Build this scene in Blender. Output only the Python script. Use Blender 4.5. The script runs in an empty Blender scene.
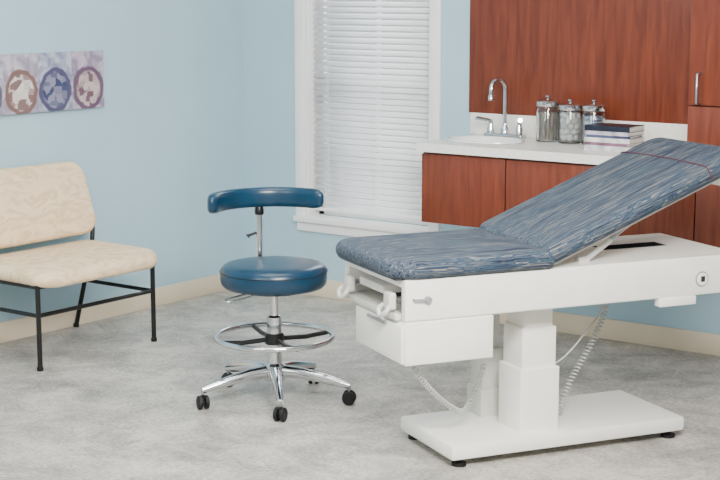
import bpy, bmesh, math
from mathutils import Vector, Matrix

S = bpy.context.scene
COL = S.collection

# ------------------------------------------------------------------ helpers
def lin(c):
    return tuple(((v/255)/12.92 if v/255 <= 0.04045 else ((v/255+0.055)/1.055)**2.4) for v in c) + (1.0,)

def mat(name, col, rough=0.5, metal=0.0, col2=None, scale=5.0, stretch=(1,1,1), bump=0.0, bscale=None,
        trans=0.0, coat=0.0, spec=0.5, detail=4.0, ior=1.45, dist=0.0, r0=0.35, r1=0.65):
    m = bpy.data.materials.new(name); m.use_nodes = True
    nt = m.node_tree; N = nt.nodes; L = nt.links
    b = N['Principled BSDF']
    b.inputs['Base Color'].default_value = lin(col)
    b.inputs['Roughness'].default_value = rough
    b.inputs['Metallic'].default_value = metal
    b.inputs['Transmission Weight'].default_value = trans
    b.inputs['Coat Weight'].default_value = coat
    b.inputs['Specular IOR Level'].default_value = spec
    b.inputs['IOR'].default_value = ior
    tc = N.new('ShaderNodeTexCoord'); mp = N.new('ShaderNodeMapping')
    mp.inputs['Scale'].default_value = stretch
    L.new(tc.outputs['Object'], mp.inputs['Vector'])
    if col2 is None:
        col2 = tuple(min(255, c*0.97) for c in col)
    nz = N.new('ShaderNodeTexNoise'); nz.inputs['Scale'].default_value = scale
    nz.inputs['Detail'].default_value = detail; nz.inputs['Distortion'].default_value = dist
    L.new(mp.outputs[0], nz.inputs['Vector'])
    cr = N.new('ShaderNodeValToRGB')
    cr.color_ramp.elements[0].position = r0; cr.color_ramp.elements[0].color = lin(col2)
    cr.color_ramp.elements[1].position = r1; cr.color_ramp.elements[1].color = lin(col)
    L.new(nz.outputs[0], cr.inputs[0]); L.new(cr.outputs[0], b.inputs['Base Color'])
    if bump > 0:
        n2 = N.new('ShaderNodeTexNoise'); n2.inputs['Scale'].default_value = bscale or scale*8
        L.new(mp.outputs[0], n2.inputs['Vector'])
        bp = N.new('ShaderNodeBump'); bp.inputs['Strength'].default_value = bump; bp.inputs['Distance'].default_value = 0.01
        L.new(n2.outputs[0], bp.inputs['Height']); L.new(bp.outputs[0], b.inputs['Normal'])
    return m

def finish(name, bm, m, parent=None, smooth=True, angle=35):
    me = bpy.data.meshes.new(name)
    bmesh.ops.recalc_face_normals(bm, faces=bm.faces)
    bm.to_mesh(me); bm.free()
    if smooth:
        for p in me.polygons: p.use_smooth = True
        me.set_sharp_from_angle(angle=math.radians(angle))
    ob = bpy.data.objects.new(name, me); COL.objects.link(ob)
    if m: me.materials.append(m)
    if parent: ob.parent = parent
    return ob

def empty(name, loc=(0,0,0), rz=0.0):
    e = bpy.data.objects.new(name, None); COL.objects.link(e)
    e.location = loc; e.rotation_euler = (0,0,math.radians(rz)); e.empty_display_size = 0.1
    return e

def add_box(bm, x0,x1,y0,y1,z0,z1, bev=0.0, seg=2):
    vs = [bm.verts.new(p) for p in [(x0,y0,z0),(x1,y0,z0),(x1,y1,z0),(x0,y1,z0),(x0,y0,z1),(x1,y0,z1),(x1,y1,z1),(x0,y1,z1)]]
    fs = [bm.faces.new([vs[i] for i in q]) for q in [(3,2,1,0),(4,5,6,7),(0,1,5,4),(1,2,6,5),(2,3,7,6),(3,0,4,7)]]
    if bev > 0:
        es = list({e for f in fs for e in f.edges})
        bmesh.ops.bevel(bm, geom=es, offset=bev, segments=seg, profile=0.5, affect='EDGES')

def box(name, x0,x1,y0,y1,z0,z1, m, bev=0.003, parent=None, seg=2):
    bm = bmesh.new(); add_box(bm, x0,x1,y0,y1,z0,z1,bev,seg)
    return finish(name, bm, m, parent, smooth=bev>0)

def boxes(name, lst, m, bev=0.0, parent=None):
    bm = bmesh.new()
    for b in lst: add_box(bm, *b, bev=bev)
    return finish(name, bm, m, parent, smooth=bev>0)

def add_rings(bm, rings, closed=True, cap0=True, cap1=True):
    vr = [[bm.verts.new(p) for p in r] for r in rings]
    n = len(vr[0])
    for a, b in zip(vr[:-1], vr[1:]):
        for i in range(n if closed else n-1):
            j = (i+1) % n
            bm.faces.new((a[i], a[j], b[j], b[i]))
    if cap0: bm.faces.new(list(reversed(vr[0])))
    if cap1: bm.faces.new(vr[-1])

def lathe(name, prof, m, parent=None, seg=40, sx=1.0, sy=1.0, c=(0,0), cap0=True, cap1=True, angle=35):
    rings = []
    for r, z in prof:
        r = max(r, 0.0006)
        rings.append([(c[0]+sx*r*math.cos(2*math.pi*i/seg), c[1]+sy*r*math.sin(2*math.pi*i/seg), z) for i in range(seg)])
    bm = bmesh.new(); add_rings(bm, rings, True, cap0, cap1)
    return finish(name, bm, m, parent, angle=angle)

def catmull(pts, k=8):
    P = [Vector(p) for p in pts]; P = [2*P[0]-P[1]] + P + [2*P[-1]-P[-2]]
    out = []
    for i in range(1, len(P)-2):
        a,b,c,d = P[i-1],P[i],P[i+1],P[i+2]
        for s in range(k):
            t = s/k
            out.append(0.5*((2*b)+(c-a)*t+(2*a-5*b+4*c-d)*t*t+(3*b-a-3*c+d)*t**3))
    out.append(P[-2]); return out

def add_tube(bm, pts, r, seg=10, radii=None, closed=False):
    P = [Vector(p) for p in pts]; n = len(P)
    T = []
    for i in range(n):
        if closed: t = P[(i+1)%n]-P[i-1]
        else: t = P[min(i+1,n-1)]-P[max(i-1,0)]
        T.append(t.normalized())
    u = T[0].orthogonal().normalized(); rings = []
    for i in range(n):
        u = (u - T[i]*u.dot(T[i])).normalized(); v = T[i].cross(u)
        rr = radii[i] if radii else r
        rings.append([P[i]+u*rr*math.cos(2*math.pi*k/seg)+v*rr*math.sin(2*math.pi*k/seg) for k in range(seg)])
    if closed:
        rings.append(rings[0])
        add_rings(bm, rings, True, False, False)
        bmesh.ops.remove_doubles(bm, verts=bm.verts, dist=1e-5)
    else: add_rings(bm, rings)

def tube(name, pts, r, m, parent=None, seg=10, smooth=False, radii=None, closed=False):
    if smooth: pts = catmull(pts)
    bm = bmesh.new(); add_tube(bm, pts, r, seg, radii, closed)
    return finish(name, bm, m, parent, angle=50)

def circle(cx,cy,z,R,n=48):
    return [(cx+R*math.cos(2*math.pi*i/n), cy+R*math.sin(2*math.pi*i/n), z) for i in range(n)]

def rrect(x0,x1,y0,y1,rs,i=0.0,n=8):
    x0+=i; x1-=i; y0+=i; y1-=i
    out = []
    for (cx,cy,sx,sy,a0,r) in [(x1,y1,-1,-1,0,rs[0]),(x0,y1,1,-1,90,rs[1]),(x0,y0,1,1,180,rs[2]),(x1,y0,-1,1,270,rs[3])]:
        r = max(r-i, 0.003)
        for k in range(n+1):
            a = math.radians(a0+90*k/n)
            out.append((cx+sx*r+r*math.cos(a), cy+sy*r+r*math.sin(a)))
    return out

def cushion(name, x0,x1,y0,y1,z0,z1, rs, e, m, parent=None, crown=0.008, warp=None):
    """soft upholstered pad: rounded outline, rounded edge, slightly crowned top"""
    h = (z1-z0)/2; zc = (z0+z1)/2; prof = []
    for k in range(0, 9):
        a = -math.pi/2 + math.pi*k/8
        prof.append((e*(1-math.cos(a)), zc+h*math.sin(a)))
    w = min(x1-x0, y1-y0)/2
    for f in (0.15, 0.35, 0.6, 0.85):
        i = e+(w-e)*f
        prof.append((i, z1+crown*(1-(1-f)**2)))
    pre = []
    for f in (0.85, 0.5, 0.15):
        pre.append((e+(w-e)*f, z0))
    rings = [[(p[0],p[1],z) for p in rrect(x0,x1,y0,y1,rs,i)] for i,z in pre+prof]
    if warp: rings = [[warp(*p) for p in r] for r in rings]
    bm = bmesh.new(); add_rings(bm, rings)
    return finish(name, bm, m, parent, angle=60)

# ------------------------------------------------------------------ materials
M_wall  = mat('blue_wall_paint', (172,203,216), 0.75, col2=(168,199,213), scale=2, bump=0.05, bscale=120)
M_ceil  = mat('ceiling_paint', (238,238,234), 0.9)
M_base  = mat('cream_baseboard', (230,215,188), 0.5)
M_trim  = mat('white_trim', (250,250,248), 0.4)
M_wood  = mat('cherry_wood', (122,58,36), 0.36, col2=(92,40,25), scale=4, stretch=(9,9,0.8), detail=6, dist=0.6, r0=0.3, r1=0.7)
M_seam  = mat('dark_gap', (30,14,10), 0.8)
M_count = mat('countertop_laminate', (240,238,232), 0.3, col2=(232,229,222), scale=60)
M_porc  = mat('porcelain', (240,240,238), 0.12)
M_chrome= mat('chrome', (215,217,220), 0.12, 1.0)
M_steel = mat('brushed_steel', (170,173,178), 0.3, 1.0)
M_black = mat('black_metal', (14,14,16), 0.38)
M_rub   = mat('black_rubber', (12,12,13), 0.6)
M_vinyl = mat('blue_vinyl', (14,52,76), 0.28, col2=(12,46,68), scale=10, bump=0.04, bscale=300, spec=0.55)
M_pipe  = mat('vinyl_piping', (8,32,48), 0.4)
M_white = mat('white_powdercoat', (248,246,238), 0.35)
M_offw  = mat('offwhite_plastic', (212,211,204), 0.45)
M_grey  = mat('grey_plastic', (140,142,146), 0.5)
M_dark  = mat('dark_recess', (34,36,39), 0.7)
M_cord  = mat('cord_plastic', (190,190,186), 0.45)
M_cotton= mat('cotton', (245,245,242), 0.95, bump=0.8, bscale=60)
M_gauze = mat('gauze_fabric', (120,150,190), 0.9, col2=(235,238,242), scale=45)
M_wdst  = mat('wooden_sticks', (120,104,90), 0.8, col2=(220,214,204), scale=60, stretch=(6,6,0.3))
M_glass = mat('glass', (250,252,252), 0.02, trans=1.0, ior=1.45)

def floor_mat():
    m = bpy.data.materials.new('sheet_vinyl_floor'); m.use_nodes=True
    nt=m.node_tree; N=nt.nodes; L=nt.links; b=N['Principled BSDF']
    b.inputs['Roughness'].default_value=0.45; b.inputs['Specular IOR Level'].default_value=0.35
    tc=N.new('ShaderNodeTexCoord')
    a=N.new('ShaderNodeTexNoise'); a.inputs['Scale'].default_value=4.2; a.inputs['Detail'].default_value=8; a.inputs['Roughness'].default_value=0.75; a.inputs['Distortion'].default_value=0.5
    f=N.new('ShaderNodeTexNoise'); f.inputs['Scale'].default_value=60; f.inputs['Detail'].default_value=4; f.inputs['Roughness'].default_value=0.75
    L.new(tc.outputs['Object'],a.inputs['Vector']); L.new(tc.outputs['Object'],f.inputs['Vector'])
    mx=N.new('ShaderNodeMath'); mx.operation='MULTIPLY_ADD'; mx.inputs[1].default_value=0.75
    L.new(f.outputs[0],mx.inputs[0]); L.new(a.outputs[0],mx.inputs[2])
    r=N.new('ShaderNodeValToRGB'); e=r.color_ramp.elements
    e[0].position=0.66; e[0].color=lin((126,122,117)); e[1].position=1.0; e[1].color=lin((200,195,186))
    x=e.new(0.86); x.color=lin((168,164,157))
    L.new(mx.outputs[0],r.inputs[0]); L.new(r.outputs[0],b.inputs['Base Color'])
    return m
M_floor = floor_mat()

def blind_mat():
    m = bpy.data.materials.new('blind_slats'); m.use_nodes=True
    nt=m.node_tree; N=nt.nodes; L=nt.links; b=N['Principled BSDF']
    b.inputs['Roughness'].default_value=0.45
    nz=N.new('ShaderNodeTexNoise'); nz.inputs['Scale'].default_value=30
    r=N.new('ShaderNodeValToRGB'); r.color_ramp.elements[0].color=lin((250,250,251)); r.color_ramp.elements[1].color=lin((255,255,255))
    L.new(nz.outputs[0],r.inputs[0]); L.new(r.outputs[0],b.inputs['Base Color'])
    t=N.new('ShaderNodeBsdfTranslucent'); t.inputs[0].default_value=lin((250,252,255))
    x=N.new('ShaderNodeMixShader'); x.inputs[0].default_value=0.4
    L.new(b.outputs[0],x.inputs[1]); L.new(t.outputs[0],x.inputs[2])
    L.new(x.outputs[0],N['Material Output'].inputs['Surface'])
    return m
M_blind = blind_mat()
M_cream = mat('cream_upholstery', (240,216,180), 0.9, col2=(222,194,156), scale=9, stretch=(1.6,0.7,1.6), dist=2.4, detail=2, r0=0.38, r1=0.58, bump=0.12, bscale=260)

def fabric_striped():
    m = bpy.data.materials.new('striped_upholstery'); m.use_nodes = True
    nt = m.node_tree; N = nt.nodes; L = nt.links; b = N['Principled BSDF']
    b.inputs['Roughness'].default_value = 0.65
    b.inputs['Specular IOR Level'].default_value = 0.22
    tc = N.new('ShaderNodeTexCoord')
    wob = N.new('ShaderNodeTexNoise'); wob.inputs['Scale'].default_value = 9; wob.inputs['Detail'].default_value = 2
    L.new(tc.outputs['Object'], wob.inputs['Vector'])
    sx = N.new('ShaderNodeSeparateXYZ'); L.new(tc.outputs['Object'], sx.inputs[0])
    mm = N.new('ShaderNodeMath'); mm.operation='MULTIPLY_ADD'; mm.inputs[1].default_value = 0.03
    L.new(wob.outputs[0], mm.inputs[0]); L.new(sx.outputs['Y'], mm.inputs[2])
    cx = N.new('ShaderNodeCombineXYZ')
    mx = N.new('ShaderNodeMath'); mx.operation='MULTIPLY'; mx.inputs[1].default_value = 0.03
    L.new(sx.outputs['X'], mx.inputs[0]); L.new(mx.outputs[0], cx.inputs[0])
    L.new(mm.outputs[0], cx.inputs[1])
    mz = N.new('ShaderNodeMath'); mz.operation='MULTIPLY'; mz.inputs[1].default_value = 0.8
    L.new(sx.outputs['Z'], mz.inputs[0]); L.new(mz.outputs[0], cx.inputs[2])
    nz = N.new('ShaderNodeTexNoise'); nz.inputs['Scale'].default_value = 105; nz.inputs['Detail'].default_value = 1.0
    L.new(cx.outputs[0], nz.inputs['Vector'])
    cr = N.new('ShaderNodeValToRGB'); cr.color_ramp.interpolation='LINEAR'
    e = cr.color_ramp.elements
    e[0].position=0.3; e[0].color=lin((30,36,50))
    e[1].position=0.72; e[1].color=lin((40,54,74))
    for p,c in [(0.38,(50,64,82)),(0.43,(96,100,102)),(0.46,(40,52,74)),(0.50,(62,84,98)),(0.53,(34,42,62)),(0.57,(78,92,108)),(0.60,(136,130,118)),(0.64,(46,64,84))]:
        x = e.new(p); x.color = lin(c)
    L.new(nz.outputs[0], cr.inputs[0]); L.new(cr.outputs[0], b.inputs['Base Color'])
    return m
M_strip = fabric_striped()
M_stripb = mat('table_seam', (84,40,54), 0.7)

# ------------------------------------------------------------------ room shell (corner at origin)
box('floor', -0.15,8.5,-9.5,0.15,-0.1,0.0, M_floor, 0)
box('wall_left', -0.15,0.0,-9.5,0.15,0.0,2.75, M_wall, 0)
WX0,WX1,WZ0,WZ1 = 0.473,1.325,0.46,2.05
boxes('wall_back', [(0,WX0,0,0.15,0,2.75),(WX1,8.5,0,0.15,0,2.75),(WX0,WX1,0,0.15,0,WZ0),(WX0,WX1,0,0.15,WZ1,2.75)], M_wall)
box('ceiling', -0.15,8.5,-9.5,0.15,2.75,2.85, M_ceil, 0)
boxes('baseboard_left', [(0,0.014,-9.5,0,0,0.105)], M_base, 0.003)
boxes('baseboard_back', [(0.014,8.5,-0.014,0,0,0.105)], M_base, 0.003)

# window
W = empty('window_1', (0,0,0))
boxes('casing', [(WX0-0.07,WX0,-0.02,0,WZ0-0.03,WZ1+0.07),(WX1,WX1+0.07,-0.02,0,WZ0-0.03,WZ1+0.07),(WX0,WX1,-0.02,0,WZ1,WZ1+0.07)], M_trim, 0.004, W)
box('sill', WX0-0.07,WX1+0.08,-0.045,0.08,WZ0-0.03,WZ0+0.004, M_trim, 0.006, W)
box('apron', WX0-0.06,WX1+0.065,-0.018,0,WZ0-0.085,WZ0-0.03, M_trim, 0.004, W)
boxes('jamb_liner', [(WX0,WX0+0.012,0,0.14,WZ0,WZ1),(WX1-0.012,WX1,0,0.14,WZ0,WZ1),(WX0,WX1,0,0.14,WZ1-0.012,WZ1)], M_trim, 0, W)
xm = (WX0+WX1)/2
boxes('sash', [(WX0+.012,WX0+.05,.1,.13,WZ0,WZ1),(WX1-.05,WX1-.012,.1,.13,WZ0,WZ1),(WX0,WX1,.1,.13,WZ0+.004,WZ0+.05),(WX0,WX1,.1,.13,1.22,1.27),
               (xm-.012,xm+.012,.105,.125,WZ0,WZ1),(WX0,WX1,.105,.125,.84,.86),(WX0,WX1,.1,.13,WZ1-.05,WZ1)], M_trim, 0, W)
box('pane', WX0+.012,WX1-.012,.113,.117,WZ0,WZ1, M_glass, 0, W)
# venetian blind
B = empty('venetian_blind', (0,0,0))
bm = bmesh.new(); z = 0.535
ang = math.radians(42)
while z < WZ1-0.06:
    hw = 0.0185; cy = 0.055
    dy, dz = hw*math.cos(ang), hw*math.sin(ang)
    x0,x1 = WX0+0.018, WX1-0.018
    rows = [(cy+f*dy-bow*math.sin(ang), z+f*dz+bow*math.cos(ang)) for f,bow in ((-1,0),(-0.5,0.0035),(0,0.005),(0.5,0.0035),(1,0))]
    vs = [(bm.verts.new((x0,y,zz)), bm.verts.new((x1,y,zz))) for y,zz in rows]
    for a,b2 in zip(vs[:-1],vs[1:]): bm.faces.new((a[0],a[1],b2[1],b2[0]))
    z += 0.0335
slats = finish('slats', bm, M_blind, B, True, 80)
sm = slats.modifiers.new('t','SOLIDIFY'); sm.thickness = 0.0014
box('bottom_rail', WX0+0.018,WX1-0.018,0.045,0.065,0.492,0.512, M_trim, 0.003, B)
box('head_rail', WX0+0.014,WX1-0.014,0.035,0.08,WZ1-0.05,WZ1-0.012, M_trim, 0.003, B)
for i,x in enumerate((WX0+0.13, xm, WX1-0.13)):
    tube('ladder_cord_%d'%i, [(x,0.038,0.5),(x,0.038,WZ1-0.05)], 0.0014, M_trim, B, 6)

# ------------------------------------------------------------------ artwork on left wall
def art_mat(name, bg1,bg2,c1,c2,c3, rad, seed):
    m = bpy.data.materials.new(name); m.use_nodes=True
    nt=m.node_tree; N=nt.nodes; L=nt.links; b=N['Principled BSDF']; b.inputs['Roughness'].default_value=0.6
    tc=N.new('ShaderNodeTexCoord'); mp=N.new('ShaderNodeMapping'); mp.inputs['Location'].default_value=(seed,seed*2,seed*3)
    L.new(tc.outputs['Object'],mp.inputs[0])
    def ramp(sc,a,bc,d=3.0,p0=.4,p1=.6):
        n=N.new('ShaderNodeTexNoise'); n.inputs['Scale'].default_value=sc; n.inputs['Detail'].default_value=d
        n.inputs['Distortion'].default_value=1.0
        L.new(mp.outputs[0],n.inputs['Vector'])
        r=N.new('ShaderNodeValToRGB'); r.color_ramp.elements[0].position=p0; r.color_ramp.elements[0].color=lin(a)
        r.color_ramp.elements[1].position=p1; r.color_ramp.elements[1].color=lin(bc); L.new(n.outputs[0],r.inputs[0]); return r
    bg=ramp(12,bg1,bg2)
    vo=N.new('ShaderNodeTexVoronoi'); vo.distance='CHEBYCHEV'; vo.inputs['Scale'].default_value=26
    L.new(mp.outputs[0],vo.inputs['Vector'])
    sp=N.new('ShaderNodeSeparateColor'); L.new(vo.outputs['Color'],sp.inputs[0])
    ins=N.new('ShaderNodeValToRGB'); e=ins.color_ramp.elements
    e[0].position=0.2; e[0].color=lin(c1); e[1].position=0.85; e[1].color=lin(c2)
    L.new(sp.outputs[0],ins.inputs[0])
    ln=N.new('ShaderNodeVectorMath'); ln.operation='LENGTH'
    ms=N.new('ShaderNodeVectorMath'); ms.operation='MULTIPLY'; ms.inputs[1].default_value=(0,1,0.94)
    L.new(tc.outputs['Object'],ms.inputs[0]); L.new(ms.outputs[0],ln.inputs[0])
    nn=N.new('ShaderNodeTexNoise'); nn.inputs['Scale'].default_value=18; L.new(mp.outputs[0],nn.inputs['Vector'])
    ad=N.new('ShaderNodeMath'); ad.operation='MULTIPLY_ADD'; ad.inputs[1].default_value=0.03
    L.new(nn.outputs[0],ad.inputs[0]); L.new(ln.outputs['Value'],ad.inputs[2])
    def step(r):
        s=N.new('ShaderNodeMapRange'); s.inputs['From Min'].default_value=r+0.020; s.inputs['From Max'].default_value=r+0.012
        L.new(ad.outputs[0],s.inputs['Value']); return s
    def mix(f,a,bb,const=None):
        x=N.new('ShaderNodeMix'); x.data_type='RGBA'; L.new(f.outputs[0],x.inputs['Factor'])
        L.new(a,x.inputs['A'])
        if const: x.inputs['B'].default_value=lin(const)
        else: L.new(bb,x.inputs['B'])
        return x.outputs['Result']
    o=mix(step(rad),bg.outputs[0],None,c3)
    o=mix(step(rad*0.78),o,ins.outputs[0])
    L.new(o,b.inputs['Base Color']); return m
A = empty('wall_painting', (0.0,-1.5,1.247))
specs = [((138,126,150),(186,178,192),(104,76,92),(190,174,172),(96,72,96)),
         ((124,132,160),(176,182,198),(52,60,98),(132,132,156),(72,70,102)),
         ((146,138,158),(190,184,196),(122,98,96),(216,210,206),(118,88,84)),
         ((140,138,160),(184,184,196),(84,78,110),(176,156,140),(86,80,104)),
         ((150,142,160),(186,182,196),(124,100,98),(206,196,190),(108,84,90))]
for i,(a,b_,c,d,e) in enumerate(specs):
    yc = -1.5 + 0.345 - 0.113 - i*0.226
    pm = art_mat('painting_%d'%i,a,b_,c,d,e,0.106,i*3.7+1)
    o = box('canvas_%d'%(i+1), 0,0.03,-0.113,0.113,-0.105,0.19, pm, 0, A)
    o.location = (0.001, yc+1.5, 0)

# ------------------------------------------------------------------ built-in cabinets
CF = -0.55
C = empty('base_cabinet', (0,0,0))
CX0,CX1 = 1.64, 4.6
boxes('carcass', [(CX0,CX0+.02,CF+.02,-.001,.6,.955),(CX1-.02,CX1,CF+.02,-.001,.6,.955),(CX0,CX1,CF+.02,-.001,.6,.62),(CX0,CX1,-.02,-.001,.62,.955),
                  (2.12,2.14,CF+.02,-.02,.62,.955),(CX0,CX1,CF+.02,CF+.035,.935,.955)], M_wood, 0, C)
box('end_support_panel', CX1-.03,CX1,CF+.02,-.016,0.0005,.6, M_wood, 0.001, C)
box('reveal', CX0+.02,CX1-.02,CF+.021,CF+.024,.62,.95, M_seam, 0, C)
x = CX0; i = 0
while x < CX1-0.1:
    x2 = min(x+0.49, CX1)
    box('door_panel_%d'%(i+1), x+.003,x2-.003,CF,CF+.019,.6,.945, M_wood, .002, C); x = x2; i += 1
# countertop with sink cut-out
T = empty('countertop', (0,0,0))
SX,SY,SA,SB = 1.86,-0.30,0.19,0.14
X0,X1,Y0,Y1,Z0,Z1 = 1.63,2.16,-0.58,-0.001,0.957,1.0
angs = sorted([2*math.pi*i/48 for i in range(48)] + [math.atan2(y-SY,x-SX)%(2*math.pi) for x in (X0,X1) for y in (Y0,Y1)])
bm = bmesh.new(); inn=[];out=[];outb=[];innb=[]
for a in angs:
    ca,sa = math.cos(a),math.sin(a)
    r = 1/math.sqrt((ca/SA)**2+(sa/SB)**2)
    inn.append(bm.verts.new((SX+r*ca,SY+r*sa,Z1))); innb.append(bm.verts.new((SX+r*ca,SY+r*sa,Z0)))
    t = min([((X1 if ca>0 else X0)-SX)/ca if abs(ca)>1e-6 else 9, ((Y1 if sa>0 else Y0)-SY)/sa if abs(sa)>1e-6 else 9])
    out.append(bm.verts.new((SX+t*ca,SY+t*sa,Z1))); outb.append(bm.verts.new((SX+t*ca,SY+t*sa,Z0)))
n=len(angs)
for i in range(n):
    j=(i+1)%n
    bm.faces.new((inn[i],out[i],out[j],inn[j])); bm.faces.new((out[i],outb[i],outb[j],out[j]))
    bm.faces.new((outb[i],innb[i],innb[j],outb[j])); bm.faces.new((innb[i],inn[i],inn[j],innb[j]))
finish('slab_sink', bm, M_count, T, False)
box('slab', 2.16,4.6,-0.58,-0.001,0.957,1.0, M_count, 0, T)
box('backsplash', 1.59,4.6,-0.021,-0.001,1.0,1.113, M_count, 0.002, T)
# sink
prof = [(1.10,1.002),(1.09,1.009),(1.03,1.010),(0.98,1.002),(0.93,0.97),(0.88,0.90),(0.7,0.872),(0.12,0.866)]
K = empty('sink', (SX,SY,0))
lathe('basin', prof, M_porc, K, 48, SA, SB, cap0=False, angle=50)
lathe('drain', [(0.03,0.867),(0.03,0.871),(0.012,0.869)], M_chrome, K, 24)
# faucet
F = empty('faucet', (1.85,-0.095,1.0))
bm = bmesh.new(); add_box(bm,-0.115,0.115,-0.03,0.03,0,0.022,0.009,3); finish('deck_plate', bm, M_chrome, F)
lathe('spout_base', [(0.024,0.02),(0.022,0.05),(0.014,0.06),(0.013,0.075)], M_chrome, F, 24)
pts = [(0,0,0.05),(0,0,0.24)]
for k in range(9):
    a = math.pi*k/8
    pts.append((-0.02*(1-math.cos(a))*0.6, -0.05*(1-math.cos(a)), 0.25+0.05*math.sin(a)))
pts.append((-0.024,-0.1,0.215))
tube('gooseneck', pts, 0.0115, M_chrome, F, 14)
lathe('aerator', [(0.015,0.0),(0.015,0.025),(0.0115,0.03)], M_chrome, F, 18, c=(-0.024,-0.1)).location=(0,0,0.195)
for s,nm in ((-1,'left'),(1,'right')):
    lathe('valve_'+nm, [(0.021,0.02),(0.018,0.05),(0.014,0.066),(0.012,0.085),(0.014,0.09)], M_chrome, F, 20, c=(s*0.085,0))
    tube('lever_'+nm, [(s*0.085,0,0.083),(s*0.10,-0.02,0.09),(s*0.13,-0.07,0.10)], 0.008, M_chrome, F, 10, radii=[0.008,0.009,0.011])
# wood panel on wall above counter
P = empty('wood_wall_panel', (0,0,0))
box('panel', 1.58,3.2,-0.018,-0.001,1.113,2.2, M_wood, 0.0015, P)
# tall cabinet on the counter
Q = empty('tall_cabinet', (0,0,0))
TX0,TX1 = 3.06,4.16
boxes('carcass', [(TX0,TX0+.02,CF+.02,-.02,1.001,2.3),(TX1-.02,TX1,CF+.02,-.02,1.001,2.3),(TX0,TX1,CF+.02,-.02,2.28,2.3),(TX0+.02,TX1-.02,-.04,-.02,1.001,2.28),(TX0+.02,TX1-.02,CF+.02,-.02,1.235,1.255)], M_wood, 0, Q)
for i,(a,b_) in enumerate(((TX0,3.61),(3.61,TX1))):
    box('upper_door_%d'%(i+1), a+.002,b_-.002,CF-.004,CF+.018,1.25,2.3, M_wood, .002, Q)
    box('lower_front_%d'%(i+1), a+.002,b_-.002,CF-.004,CF+.018,1.002,1.243, M_wood, .002, Q)
    hx = TX0+.055 if i==0 else TX1-.055
    tube('handle_%d'%(i+1), [(hx,CF-.004,1.255),(hx,CF-.035,1.26),(hx,CF-.037,1.32),(hx,CF-.035,1.385),(hx,CF-.004,1.39)], .0065, M_steel, Q, 10)

# ------------------------------------------------------------------ counter items
def jar(loc, h, content):
    J = empty('apothecary_jar', loc)
    r = 0.058
    lathe('glass_body', [(r*.9,0.0005),(r,0.006),(r,h-0.055),(r*.93,h-0.045),(r*.93,h-0.04),(r*.93-.004,h-0.04),(r-.004,h-0.057),(r-.004,0.01),(0.01,0.008)], M_glass, J, 40)
    lathe('lid', [(r*.98,h-0.042),(r*1.02,h-0.038),(r*1.02,h-0.018),(r*.85,h-0.010),(r*.3,h-0.006),(0.01,h-0.006)], M_chrome, J, 40)
    lathe('knob', [(0.006,h-0.008),(0.006,h-0.002),(0.014,h+0.004),(0.014,h+0.010),(0.006,h+0.015)], M_chrome, J, 20)
    if content == 'balls':
        bm = bmesh.new()
        for lv in range(5):
            for q in range(6):
                a = q*2*math.pi/6 + lv*0.6
                mt = Matrix.Translation((0.034*math.cos(a),0.034*math.sin(a),0.03+lv*0.027))
                bmesh.ops.create_icosphere(bm, subdivisions=2, radius=0.017, matrix=mt)
        finish('cotton_balls', bm, M_cotton, J)
    elif content == 'sticks':
        bm = bmesh.new()
        for q in range(44):
            a=q*2.4; rr=0.0072*math.sqrt(q)
            add_tube(bm, [(rr*math.cos(a),rr*math.sin(a),0.012),(rr*math.cos(a)*1.02,rr*math.sin(a)*1.02,0.145)],0.0035,6)
        finish('applicator_sticks', bm, M_wdst, J)
    else:
        bm = bmesh.new()
        for q in range(6):
            add_box(bm,-0.035,0.035,-0.035,0.035,0.012+q*0.022,0.03+q*0.022,0.004)
        finish('gauze_pads', bm, M_gauze, J)
jar((2.125,-0.14,1.0),0.22,'sticks')
jar((2.257,-0.15,1.0),0.207,'balls')
jar((2.388,-0.15,1.0),0.21,'gauze')
# stack of magazines / books
MS = empty('magazine_stack', (2.578,-0.30,1.0))
M_page = mat('paper_pages', (236,232,224), 0.8, col2=(200,196,188), scale=60, stretch=(0.2,0.2,12))
zz = 0.0
for i,(t,w_,d_,rz,c) in enumerate([(0.024,.235,.165,2,(222,220,224)),(0.014,.225,.16,-3,(150,110,130)),(0.022,.235,.165,1,(232,230,230)),
                                   (0.012,.22,.155,5,(80,88,120)),(0.018,.23,.16,-2,(206,200,208)),(0.026,.235,.16,0,(32,38,54))]):
    cm = mat('cover_%d'%i, c, 0.35, col2=tuple(v*0.75 for v in c), scale=22)
    e1 = box('pages_%d'%(i+1), -w_/2+.002,w_/2-.002,-d_/2+.002,d_/2-.002,zz+.0015,zz+t-.0015, M_page, 0, MS)
    e2 = boxes('cover_%d'%(i+1), [(-w_/2,w_/2,-d_/2,d_/2,zz+0.0002,zz+.0016),(-w_/2,w_/2,-d_/2,d_/2,zz+t-.0018,zz+t),(-w_/2,w_/2,-d_/2,-d_/2+.0018,zz+.0016,zz+t-.0018)], cm, 0, MS)
    for q in (e1,e2): q.rotation_euler=(0,0,math.radians(rz))
    zz += t+0.0004

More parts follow.
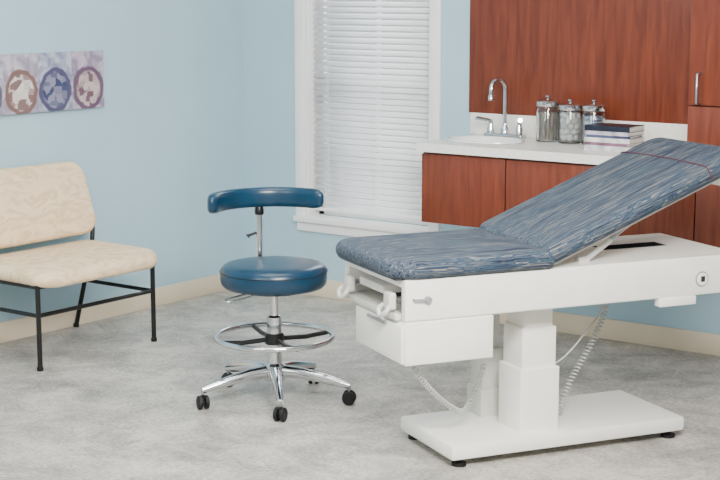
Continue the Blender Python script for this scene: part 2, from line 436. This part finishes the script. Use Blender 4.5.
# ------------------------------------------------------------------ guest chair (against left wall, faces +X)
G = empty('guest_chair', (0,-1.785,0))
HW = 0.378
def seatwarp(x,y,z):
    f = 1-abs((x-0.36)/0.32)**2
    y2 = y*(1+0.03*max(f,0))
    z2 = z - 0.02*max(0,(x-0.5)/0.16)**2 + 0.006*(0.4-x)
    return (x + 0.02*(1-(y/0.42)**2)*(1 if x>0.4 else 0)*max(0,(x-0.4)/0.25), y2, z2)
cushion('seat', 0.10,0.665,-0.405,0.405,0.405,0.475, (0.11,0.08,0.08,0.11), 0.03, M_cream, G, 0.012, seatwarp)
box('seat_pan', 0.16,0.6,-0.365,0.365,0.392,0.41, M_black, 0.004, G)
bk = cushion('backrest', -0.175,0.195,-0.405,0.405,-0.03,0.03, (0.13,0.13,0.08,0.08), 0.026, M_cream, G, 0.012,
      warp=lambda x,y,z:(x + (0.018*(1-(y/0.41)**2) if x>0 else -0.012*(1-(y/0.41)**2)), y*(1-0.04*x/0.2), z + 0.02*(y/0.41)**2))
tilt = math.radians(14)
up = Vector((-math.sin(tilt),0,math.cos(tilt))); fw = Vector((math.cos(tilt),0,math.sin(tilt)))
side = fw.cross(up)
R = Matrix((up, side, fw)).transposed()
if R.determinant() < 0: R = Matrix((up, -side, fw)).transposed()
bk.matrix_local = Matrix.Translation((0.112,0,0.685)) @ R.to_4x4()
for s,nm in ((-1,'near'),(1,'far')):
    y = s*HW
    tube('back_leg_'+nm, [(0.034,y,0.0),(0.10,y,0.22),(0.155,y,0.40),(0.165,y*1.02,0.47),(0.156,y*1.06,0.56),(0.135,y*1.075,0.665)], 0.012, M_black, G, 12, smooth=True)
    tube('front_leg_'+nm, [(0.60,y,0.0),(0.60,y,0.405)], 0.012, M_black, G, 12)
    tube('seat_rail_'+nm, [(0.155,y,0.395),(0.60,y,0.395)], 0.011, M_black, G, 12)
    tube('side_stretcher_'+nm, [(0.112,y,0.26),(0.60,y,0.26)], 0.010, M_black, G, 12)
    lathe('front_glide_'+nm, [(0.015,0.0005),(0.015,0.018),(0.012,0.02)], M_rub, G, 14, c=(0.60,y))
    lathe('back_glide_'+nm, [(0.015,0.0005),(0.015,0.018),(0.012,0.02)], M_rub, G, 14, c=(0.036,y))
tube('front_stretcher', [(0.60,-HW,0.26),(0.60,HW,0.26)], 0.010, M_black, G, 12)
tube('seat_front_rail', [(0.60,-HW,0.395),(0.60,HW,0.395)], 0.011, M_black, G, 12)
tube('back_cross_rail', [(0.16,-HW,0.395),(0.16,HW,0.395)], 0.011, M_black, G, 12)

# ------------------------------------------------------------------ doctor stool
D = empty('doctor_stool', (1.812,-1.918,0), 36.4); D.scale = (0.985,0.985,1.028)
lathe('seat', [(0.19,0.486),(0.215,0.490),(0.2275,0.503),(0.2315,0.52),(0.2315,0.553),(0.226,0.570),(0.212,0.581),(0.18,0.587),(0.1,0.590),(0.0,0.591)], M_vinyl, D, 64, angle=60)
tube('seat_piping', circle(0,0,0.555,0.2318,64), 0.0028, M_pipe, D, 8, closed=True)
lathe('seat_plate', [(0.12,0.468),(0.13,0.470),(0.13,0.4855),(0.1,0.4855)], M_black, D, 32)
lathe('gas_lift', [(0.018,0.30),(0.018,0.468)], M_chrome, D, 24)
lathe('column', [(0.032,0.15),(0.032,0.36),(0.026,0.366),(0.018,0.368)], M_chrome, D, 28)
tube('foot_ring', circle(0,0,0.276,0.255,64), 0.0115, M_chrome, D, 12, closed=True)
lathe('ring_hub', [(0.038,0.245),(0.042,0.25),(0.042,0.285),(0.036,0.292)], M_black, D, 28)
for k in range(4):
    a = math.radians(25+90*k)
    tube('ring_spoke_%d'%(k+1), [(0.035*math.cos(a),0.035*math.sin(a),0.266),(0.15*math.cos(a),0.15*math.sin(a),0.262),(0.253*math.cos(a),0.253*math.sin(a),0.272)], 0.01, M_black, D, 10)
lathe('base_hub', [(0.030,0.085),(0.045,0.092),(0.052,0.12),(0.045,0.155),(0.032,0.165)], M_chrome, D, 30)
for k in range(5):
    a = math.radians(277+72*k); ca,sa = math.cos(a),math.sin(a)
    tube('arm_%d'%(k+1), [(0.03*ca,0.03*sa,0.130),(0.12*ca,0.12*sa,0.124),(0.21*ca,0.21*sa,0.108),(0.29*ca,0.29*sa,0.090),(0.335*ca,0.335*sa,0.080)], 0.02, M_chrome, D, 14, radii=[0.028,0.025,0.021,0.018,0.014])
    cx,cy = 0.332*ca,0.332*sa
    lathe('caster_stem_%d'%(k+1), [(0.007,0.045),(0.007,0.085)], M_steel, D, 12, c=(cx,cy))
    b2 = a+1.1+0.5*k; wx,wy = math.cos(b2),math.sin(b2)
    bm = bmesh.new()
    for s in (-1,1):
        p0 = Vector((cx+s*0.006*wx, cy+s*0.006*wy, 0.0295))
        add_tube(bm, [p0+Vector((s*d*wx,s*d*wy,0)) for d in (0,0.002,0.014,0.018)], 0, 20, radii=[0.026,0.029,0.029,0.024])
    add_tube(bm, [(cx-0.02*wx,cy-0.02*wy,0.0295),(cx+0.02*wx,cy+0.02*wy,0.0295)],0.007,12)
    finish('caster_%d'%(k+1), bm, M_rub, D)
    hx,hy = -wy,wx
    tube('caster_hood_%d'%(k+1), [(cx+hx*0.026,cy+hy*0.026,0.036),(cx+hx*0.016,cy+hy*0.016,0.054),(cx,cy,0.061),(cx-hx*0.016,cy-hy*0.016,0.054)], 0.006, M_rub, D, 10)
# curved backrest
rings=[]; A0,A1 = 38,184; NN=40
for i in range(NN+1):
    f=i/NN; a=math.radians(A0+(A1-A0)*f); ed=min(f,1-f)*NN
    s = 1.0 if ed>=4 else math.sqrt(max(0.02,1-((4-ed)/4.2)**2))
    ca,sa=math.cos(a),math.sin(a); ring=[]
    for k in range(24):
        t=2*math.pi*k/24
        ct,st=math.cos(t),math.sin(t)
        rr = 0.027*math.copysign(abs(ct)**0.65,ct)*s
        zz = 0.042*math.copysign(abs(st)**0.65,st)*(0.35+0.65*s)
        ring.append(((0.262+rr)*ca,(0.262+rr)*sa,0.830+zz))
    rings.append(ring)
bm=bmesh.new(); add_rings(bm,rings); finish('backrest', bm, M_vinyl, D, angle=80)
pa = math.radians(107); pc,ps = math.cos(pa),math.sin(pa)
tube('back_post', [(0.09*pc,0.09*ps,0.476),(0.2*pc,0.2*ps,0.474),(0.245*pc,0.245*ps,0.478),(0.266*pc,0.266*ps,0.50),(0.266*pc,0.266*ps,0.56),(0.264*pc,0.264*ps,0.81)], 0.0145, M_chrome, D, 14, smooth=True)
lathe('post_collar', [(0.019,0.755),(0.021,0.76),(0.021,0.775),(0.017,0.79)], M_black, D, 20, c=(0.265*pc,0.265*ps))
tube('post_knob', [(0.270*pc,0.270*ps,0.68),(0.270*pc-0.045,0.270*ps-0.01,0.665),(0.270*pc-0.05,0.270*ps-0.01,0.66)], 0.006, M_black, D, 10, radii=[0.005,0.006,0.013])
tube('height_lever', [(-0.09,-0.05,0.472),(-0.17,-0.11,0.462),(-0.20,-0.13,0.455),(-0.185,-0.15,0.452),(-0.13,-0.12,0.458),(-0.07,-0.08,0.47)], 0.0035, M_chrome, D, 8, smooth=True)

# ------------------------------------------------------------------ exam table (local x = toward head, y = far side)
E = empty('exam_table', (2.896,-2.498,0), 59.85)
WD = 0.555; Zb,Zt = 0.586,0.738; LN=1.45
box('side_panel_near', 0,LN,0,0.04,Zb,Zt, M_white, 0.008, E, 3)
box('side_panel_far', 0,LN,WD-0.04,WD,Zb,Zt, M_white, 0.008, E, 3)
boxes('deck_top', [(0.0,1.0,0.035,WD-0.035,Zt-.03,Zt-.002),(1.30,LN,0.035,WD-0.035,Zt-.03,Zt-.002),(1.0,1.30,0.035,0.285,Zt-.03,Zt-.002),(1.0,1.30,0.385,WD-0.035,Zt-.03,Zt-.002)], M_white, 0, E)
box('chassis', 0.14,LN-0.01,0.04,WD-0.04,Zb+.01,Zt-.06, M_offw, 0, E)
box('slot_well', 1.0,1.30,0.285,0.385,Zt-.055,Zt-.05, M_dark, 0, E)
boxes('slot_liner', [(1.0,1.30,.285,.29,Zt-.05,Zt-.003),(1.0,1.30,.38,.385,Zt-.05,Zt-.003),(1.0,1.005,.29,.38,Zt-.05,Zt-.003),(1.295,1.3,.29,.38,Zt-.05,Zt-.003)], M_dark, 0, E)
box('head_end_plate', LN-0.012,LN,0.03,WD-0.03,Zb+.005,Zt-.004, M_white, 0.004, E)
box('lower_lip', 1.07,1.235,-0.006,0.034,Zb-.032,Zb+.002, M_white, 0.004, E)
def disc_y(name, x,z,y0,y1,r,m,bev=0.002):
    rr=[r,r,r-bev]; ys=[y1,y0+bev,y0]
    rings=[[(x+q*math.cos(2*math.pi*k/32),y,z+q*math.sin(2*math.pi*k/32)) for k in range(32)] for q,y in zip(rr,ys)]
    bm=bmesh.new(); add_rings(bm,rings); return finish(name,bm,m,E)
disc_y('pivot_ring',1.262,0.65,-0.004,0.002,0.030,M_grey)
disc_y('pivot_cap',1.262,0.65,-0.007,0.002,0.025,M_white)
box('pivot_mark',1.253,1.271,-0.0085,-0.006,0.640,0.662,M_dark,0,E)
disc_y('side_knob',0.085,0.665,-0.018,0.002,0.012,M_grey)
tube('side_hook',[(0.03,0,0.668),(0.03,-0.016,0.668),(0.075,-0.016,0.666)],0.004,M_grey,E,8)
# upholstery
cushion('seat_pad', -0.065,0.60,-0.025,WD+0.03,Zt+.002,Zt+.072, (0.02,0.12,0.12,0.02), 0.03, M_strip, E, 0.012)
box('seat_board', -0.03,0.59,0.02,WD-0.02,Zt-.002,Zt+.006, M_dark, 0.002, E)
TB = math.radians(21.3)
BP = empty('back_section', (0.585,0,Zt+.012)); BP.parent=E; BP.rotation_euler=(0,-TB,0)
cushion('back_pad', 0.0,0.935,-0.025,WD+0.03,0.0,0.07, (0.07,0.07,0.02,0.02), 0.028, M_strip, BP, 0.010)
box('back_board', 0.03,0.88,0.02,WD-0.02,-0.016,0.001, M_offw, 0.003, BP)
tube('headrest_seam', [(0.745,-0.027,0.02),(0.745,-0.022,0.055),(0.745,0.0,0.0725),(0.745,0.1,0.0775),(0.745,WD/2,0.0805),(0.745,WD-0.1,0.0775),(0.745,WD+.005,0.0725),(0.745,WD+.026,0.055)], 0.0025, M_stripb, BP, 8, smooth=True)
tube('paper_roll', [(0.885,0.03,-0.05),(0.885,WD-0.03,-0.05)], 0.035, M_cotton, BP, 24)
boxes('roll_bracket', [(0.84,0.93,0.008,0.02,-0.075,-0.01),(0.84,0.93,WD-0.02,WD-0.008,-0.075,-0.01)], M_white, 0.003, BP)
for yy in (0.09, WD-0.09):
    tube('lift_strut', [(0.78,yy,Zt-.002),(1.02,yy,Zt+0.155)], 0.009, M_steel, E, 12)
    tube('lift_cylinder', [(0.78,yy,Zt-.002),(0.90,yy,Zt+0.074)], 0.012, M_offw, E, 14)
    box('strut_foot', 0.755,0.805,yy-.015,yy+.015,Zt-.003,Zt+.018, M_offw, .003, E)
# foot end : drawer box, recess fittings
box('drawer_box', 0.0,0.355,0.0,0.42,0.426,Zb-.001, M_white, 0.006, E, 3)
box('drawer_front', -0.014,0.0,0.006,0.414,0.434,Zb-.012, M_white, 0.004, E)
box('drawer_grip', -0.024,-0.013,0.13,0.29,Zb-.03,Zb-.018, M_grey, 0.003, E)
box('foot_tray', -0.02,0.14,0.045,WD-0.045,Zb+.0,Zb+.022, M_offw, 0.004, E)
box('recess_back', 0.13,0.14,0.04,WD-0.04,Zb+.02,Zt-.03, M_dark, 0, E)
box('footrest_slide', -0.012,0.13,0.17,0.385,Zb+.075,Zb+.105, M_offw, 0.005, E)
for nm,y in (('near',0.09),('far',0.46)):
    tube('stirrup_bar_'+nm, [(0.12,y,Zb+.065),(-0.02,y,Zb+.065)], 0.013, M_chrome, E, 14)
    box('stirrup_clamp_'+nm, -0.035,-0.005,y-.028,y+.028,Zb+.035,Zb+.098, M_offw, 0.008, E, 3)
    tube('stirrup_heel_'+nm, [(-0.03,y-.02,Zb+.05),(-0.045,y-.02,Zb+.03),(-0.05,y+.015,Zb+.01),(-0.045,y+.04,Zb+.03),(-0.03,y+.03,Zb+.05)], 0.009, M_offw, E, 10, smooth=True)
def column(nm, cx, cy, w, d, top, mids, m):
    st = [(0, top, Zb+.012), (1, mids[0], top), (2, 0.085, mids[0])]
    for i,(k,z0,z1) in enumerate(st):
        g = 0.011*k
        box('%s_stage_%d'%(nm,i+1), cx-w/2-g,cx+w/2+g,cy-d/2-g,cy+d/2+g,z0-(0.0 if i==2 else .03),z1, m, 0.005, E, 3)
column('main_column', 0.62,0.20,0.125,0.13,0.49,(0.335,), M_white)
column('rear_column', 0.56,0.43,0.07,0.08,0.36,(0.2,), M_offw)
boxes('base_plate', [(0.22,1.25,0.06,0.52,0.03,0.088)], M_white, 0.012, E)
for x_,y_ in ((0.27,0.1),(0.27,0.48),(1.2,0.1),(1.2,0.48)):
    lathe('levelling_foot', [(0.028,0.0005),(0.028,0.012),(0.012,0.016),(0.012,0.032)], M_rub, E, 18, c=(x_,y_))
def coil(name, path, turns, rad, r, m):
    P = catmull(path, 24)
    L=[0]
    for a,b_ in zip(P[:-1],P[1:]): L.append(L[-1]+(b_-a).length)
    tot=L[-1]; n=turns*10; out=[]; j=0; u=None
    for i in range(n+1):
        s=tot*i/n
        while j<len(L)-2 and L[j+1]<s: j+=1
        f=(s-L[j])/max(1e-9,(L[j+1]-L[j])); p=P[j].lerp(P[j+1],f); t=(P[j+1]-P[j]).normalized()
        if u is None: u=t.orthogonal().normalized()
        u=(u-t*u.dot(t)).normalized(); v=t.cross(u); a=2*math.pi*i/10
        k=min(1,i/10,(n-i)/10)
        out.append(p+(u*math.cos(a)+v*math.sin(a))*rad*k)
    bm=bmesh.new(); add_tube(bm,out,r,6); return finish(name,bm,m,E,angle=180)
coil('coil_cord_rear', [(1.03,0.30,0.60),(1.02,0.30,0.49),(0.96,0.30,0.36),(0.87,0.30,0.22),(0.81,0.28,0.12),(0.80,0.26,0.087)], 38, 0.011, 0.003, M_cord)
coil('coil_cord_front', [(0.05,0.06,0.43),(0.10,0.09,0.36),(0.18,0.14,0.28),(0.28,0.19,0.20),(0.36,0.24,0.165),(0.43,0.30,0.20),(0.5,0.36,0.27),(0.53,0.40,0.31)], 40, 0.009, 0.0028, M_cord)
tube('power_cord', [(1.0,0.30,0.60),(0.99,0.28,0.50),(0.90,0.25,0.42),(0.80,0.23,0.34),(0.70,0.21,0.30)], 0.004, M_cord, E, 8, smooth=True)

# ------------------------------------------------------------------ lights
def area(name, loc, target, sx, sy, power, col=(1,1,1)):
    l=bpy.data.lights.new(name,'AREA'); l.shape='RECTANGLE'; l.size=sx; l.size_y=sy; l.energy=power; l.color=col
    o=bpy.data.objects.new(name,l); COL.objects.link(o); o.location=loc
    o.rotation_euler=(Vector(target)-Vector(loc)).to_track_quat('-Z','Y').to_euler(); return o
area('ceiling_light_main', (4.6,-4.2,2.6), (0.6,-1.6,0.7), 1.3,1.0, 370, (1,0.98,0.95))
area('ceiling_light_corner', (2.1,-2.3,2.7), (2.1,-2.3,0), 1.4,1.4, 45, (1,0.99,0.97))
area('ceiling_light_rear', (2.6,-6.0,2.65), (3.0,-1.5,0.7), 1.6,1.2, 95, (1,0.98,0.95))
area('daylight_outside_window', (0.9,1.7,2.9), (0.9,0.0,1.0), 1.6,1.6, 650, (0.97,0.99,1))
w = bpy.data.worlds.new('world'); S.world = w; w.use_nodes = True
bg = w.node_tree.nodes['Background']; bg.inputs[0].default_value=(0.97,0.985,1,1); bg.inputs[1].default_value=0.65

# ------------------------------------------------------------------ camera
cam = bpy.data.cameras.new('camera'); co = bpy.data.objects.new('camera', cam); COL.objects.link(co)
cam.sensor_width = 36; cam.lens = 76.5; cam.clip_end = 60
co.location = (5.911,-6.859,1.75); co.rotation_euler = (math.radians(90-9.28),0,math.radians(36.4))
S.camera = co
